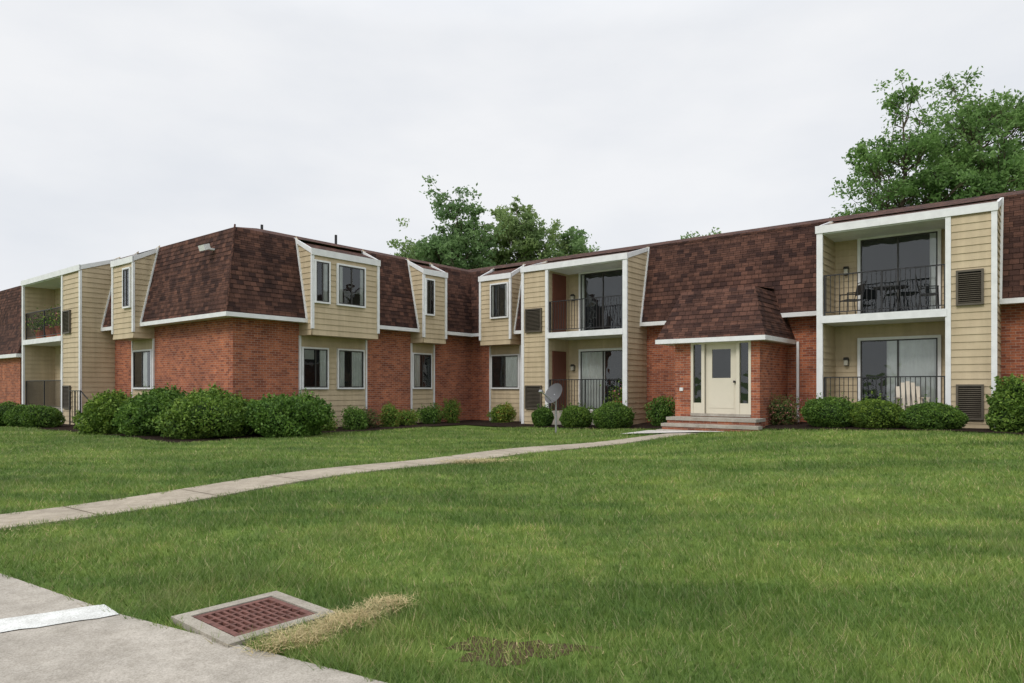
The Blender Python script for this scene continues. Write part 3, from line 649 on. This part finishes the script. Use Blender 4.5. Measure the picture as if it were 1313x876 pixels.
def mchair(u,v,z,ang):
    e=empty('metal_patio_chair'); m=MB(); ca,sa=math.cos(ang),math.sin(ang); bx,by,_=W(u,v,0)
    def T(x,y,zz): return Vector((bx+ca*x-sa*y,by+sa*x+ca*y,z+zz))
    for x in (-.22,.22):
        m.tube(T(x,-.22,0),T(x,-.2,.62),.012,k=6); m.tube(T(x,.24,0),T(x,.2,.45),.012,k=6); m.tube(T(x,.2,.45),T(x,.3,.95),.012,k=6); m.tube(T(x,-.22,.62),T(x,.23,.64),.014,k=6)
    m.tube(T(-.22,.3,.95),T(.22,.3,.95),.012,k=6)
    m.xyzbox(T(0,0,.44),.44,.44,.025,T(1,0,0)-T(0,0,0)); m.xyzbox(T(0,.26,.74),.40,.015,.3,T(1,0,0)-T(0,0,0),T(0,.1,.5)-T(0,0,0))
    m.obj('frame',M['black'],e)
mchair(-4.75,21.1,F2,math.radians(-90)); mchair(-2.85,21.0,F2,math.radians(60)); mchair(-33.5,10.7,F2,1.)
e=empty('round_patio_table'); m=MB(); c=Vector(W(-3.75,21.05,F2))
m.tube(c+Vector((0,0,.69)),c+Vector((0,0,.72)),.42,k=24)
for i in range(3):
    a=2.1*i; m.tube(c+Vector((math.cos(a)*.35,math.sin(a)*.35,0)),c+Vector((math.cos(a)*.08,math.sin(a)*.08,.7)),.014,k=6)
m.obj('top_and_legs',M['black'],e)
def pot(u,v,z,s=1.,fl=40):
    e=empty('flower_pot'); m=MB(); c=Vector(W(u,v,z)); m.tube(c,c+Vector((0,0,.24*s)),.1*s,.15*s,12); m.tube(c+Vector((0,0,.24*s)),c+Vector((0,0,.28*s)),.165*s,.165*s,12); m.obj('pot',M['terracotta'],e)
    cc=np.array(c)+np.array([0,0,.28*s+.14*s]); Pp=cc+rng.normal(size=(500,3))*[.13*s,.13*s,.12*s]; fast('plant',leaves(Pp,.045),4,M['young'],e)
    fast('blossoms',leaves(cc+rng.normal(size=(fl,3))*[.15*s,.15*s,.14*s],.04),4,M['petal'],e)
pot(-30.7,10.4,F2,1.9); pot(-31.5,10.4,F2,1.6); pot(-32.6,10.4,F2,1.8); pot(-33.9,10.4,F2,1.5); pot(-12.1,20.95,F1,1.4)
# ------------------------------------------------------------------ light
w=bpy.data.worlds.new('World'); sc.world=w; w.use_nodes=True; t=w.node_tree; t.nodes.clear()
out=t.nodes.new('ShaderNodeOutputWorld'); bg=t.nodes.new('ShaderNodeBackground'); bg.inputs[1].default_value=.1
sky=t.nodes.new('ShaderNodeTexSky'); sky.sky_type='NISHITA'; sky.sun_disc=False; sky.sun_elevation=math.radians(42); sky.sun_rotation=math.radians(223)
tc=t.nodes.new('ShaderNodeTexCoord'); sp=t.nodes.new('ShaderNodeSeparateXYZ'); t.links.new(tc.outputs['Generated'],sp.inputs[0])
mp=t.nodes.new('ShaderNodeMapping'); mp.inputs['Scale'].default_value=(1,1,2.6); t.links.new(tc.outputs['Generated'],mp.inputs[0])
nz=t.nodes.new('ShaderNodeTexNoise'); nz.inputs['Scale'].default_value=2.4; nz.inputs['Detail'].default_value=6; t.links.new(mp.outputs[0],nz.inputs[0])
rp_=t.nodes.new('ShaderNodeValToRGB'); rp_.color_ramp.elements[0].position=.32; rp_.color_ramp.elements[0].color=(.80,.83,.88,1); rp_.color_ramp.elements[1].position=.62; rp_.color_ramp.elements[1].color=(.94,.95,.97,1); t.links.new(nz.outputs['Fac'],rp_.inputs[0])
mr=t.nodes.new('ShaderNodeMapRange'); mr.inputs[1].default_value=.45; mr.inputs[2].default_value=.95; mr.inputs[3].default_value=9.8; mr.inputs[4].default_value=19; t.links.new(sp.outputs[2],mr.inputs[0])
vm=t.nodes.new('ShaderNodeVectorMath'); vm.operation='SCALE'; t.links.new(rp_.outputs[0],vm.inputs[0]); t.links.new(mr.outputs[0],vm.inputs['Scale'])
mx=t.nodes.new('ShaderNodeMix'); mx.data_type='RGBA'; mx.inputs[0].default_value=.95; t.links.new(sky.outputs[0],mx.inputs[6]); t.links.new(vm.outputs[0],mx.inputs[7])
t.links.new(mx.outputs[2],bg.inputs[0]); t.links.new(bg.outputs[0],out.inputs[0])
sun=bpy.data.lights.new('sun','SUN'); sun.energy=1.4; sun.angle=math.radians(18); sun.color=(1,.96,.9); so=bpy.data.objects.new('sun',sun); sc.collection.objects.link(so)
el=math.radians(42); dv=Vector((-.68*math.cos(el),-.73*math.cos(el),math.sin(el))); so.rotation_euler=dv.to_track_quat('Z','Y').to_euler()
# ------------------------------------------------------------------ camera
cam=bpy.data.cameras.new('camera'); co=bpy.data.objects.new('camera',cam); sc.collection.objects.link(co)
cam.sensor_width=36; cam.lens=24.37; cam.shift_y=.045; cam.clip_end=3000; cam.clip_start=.05
co.location=(0,0,0); co.rotation_euler=(math.radians(90),0,0); sc.camera=co
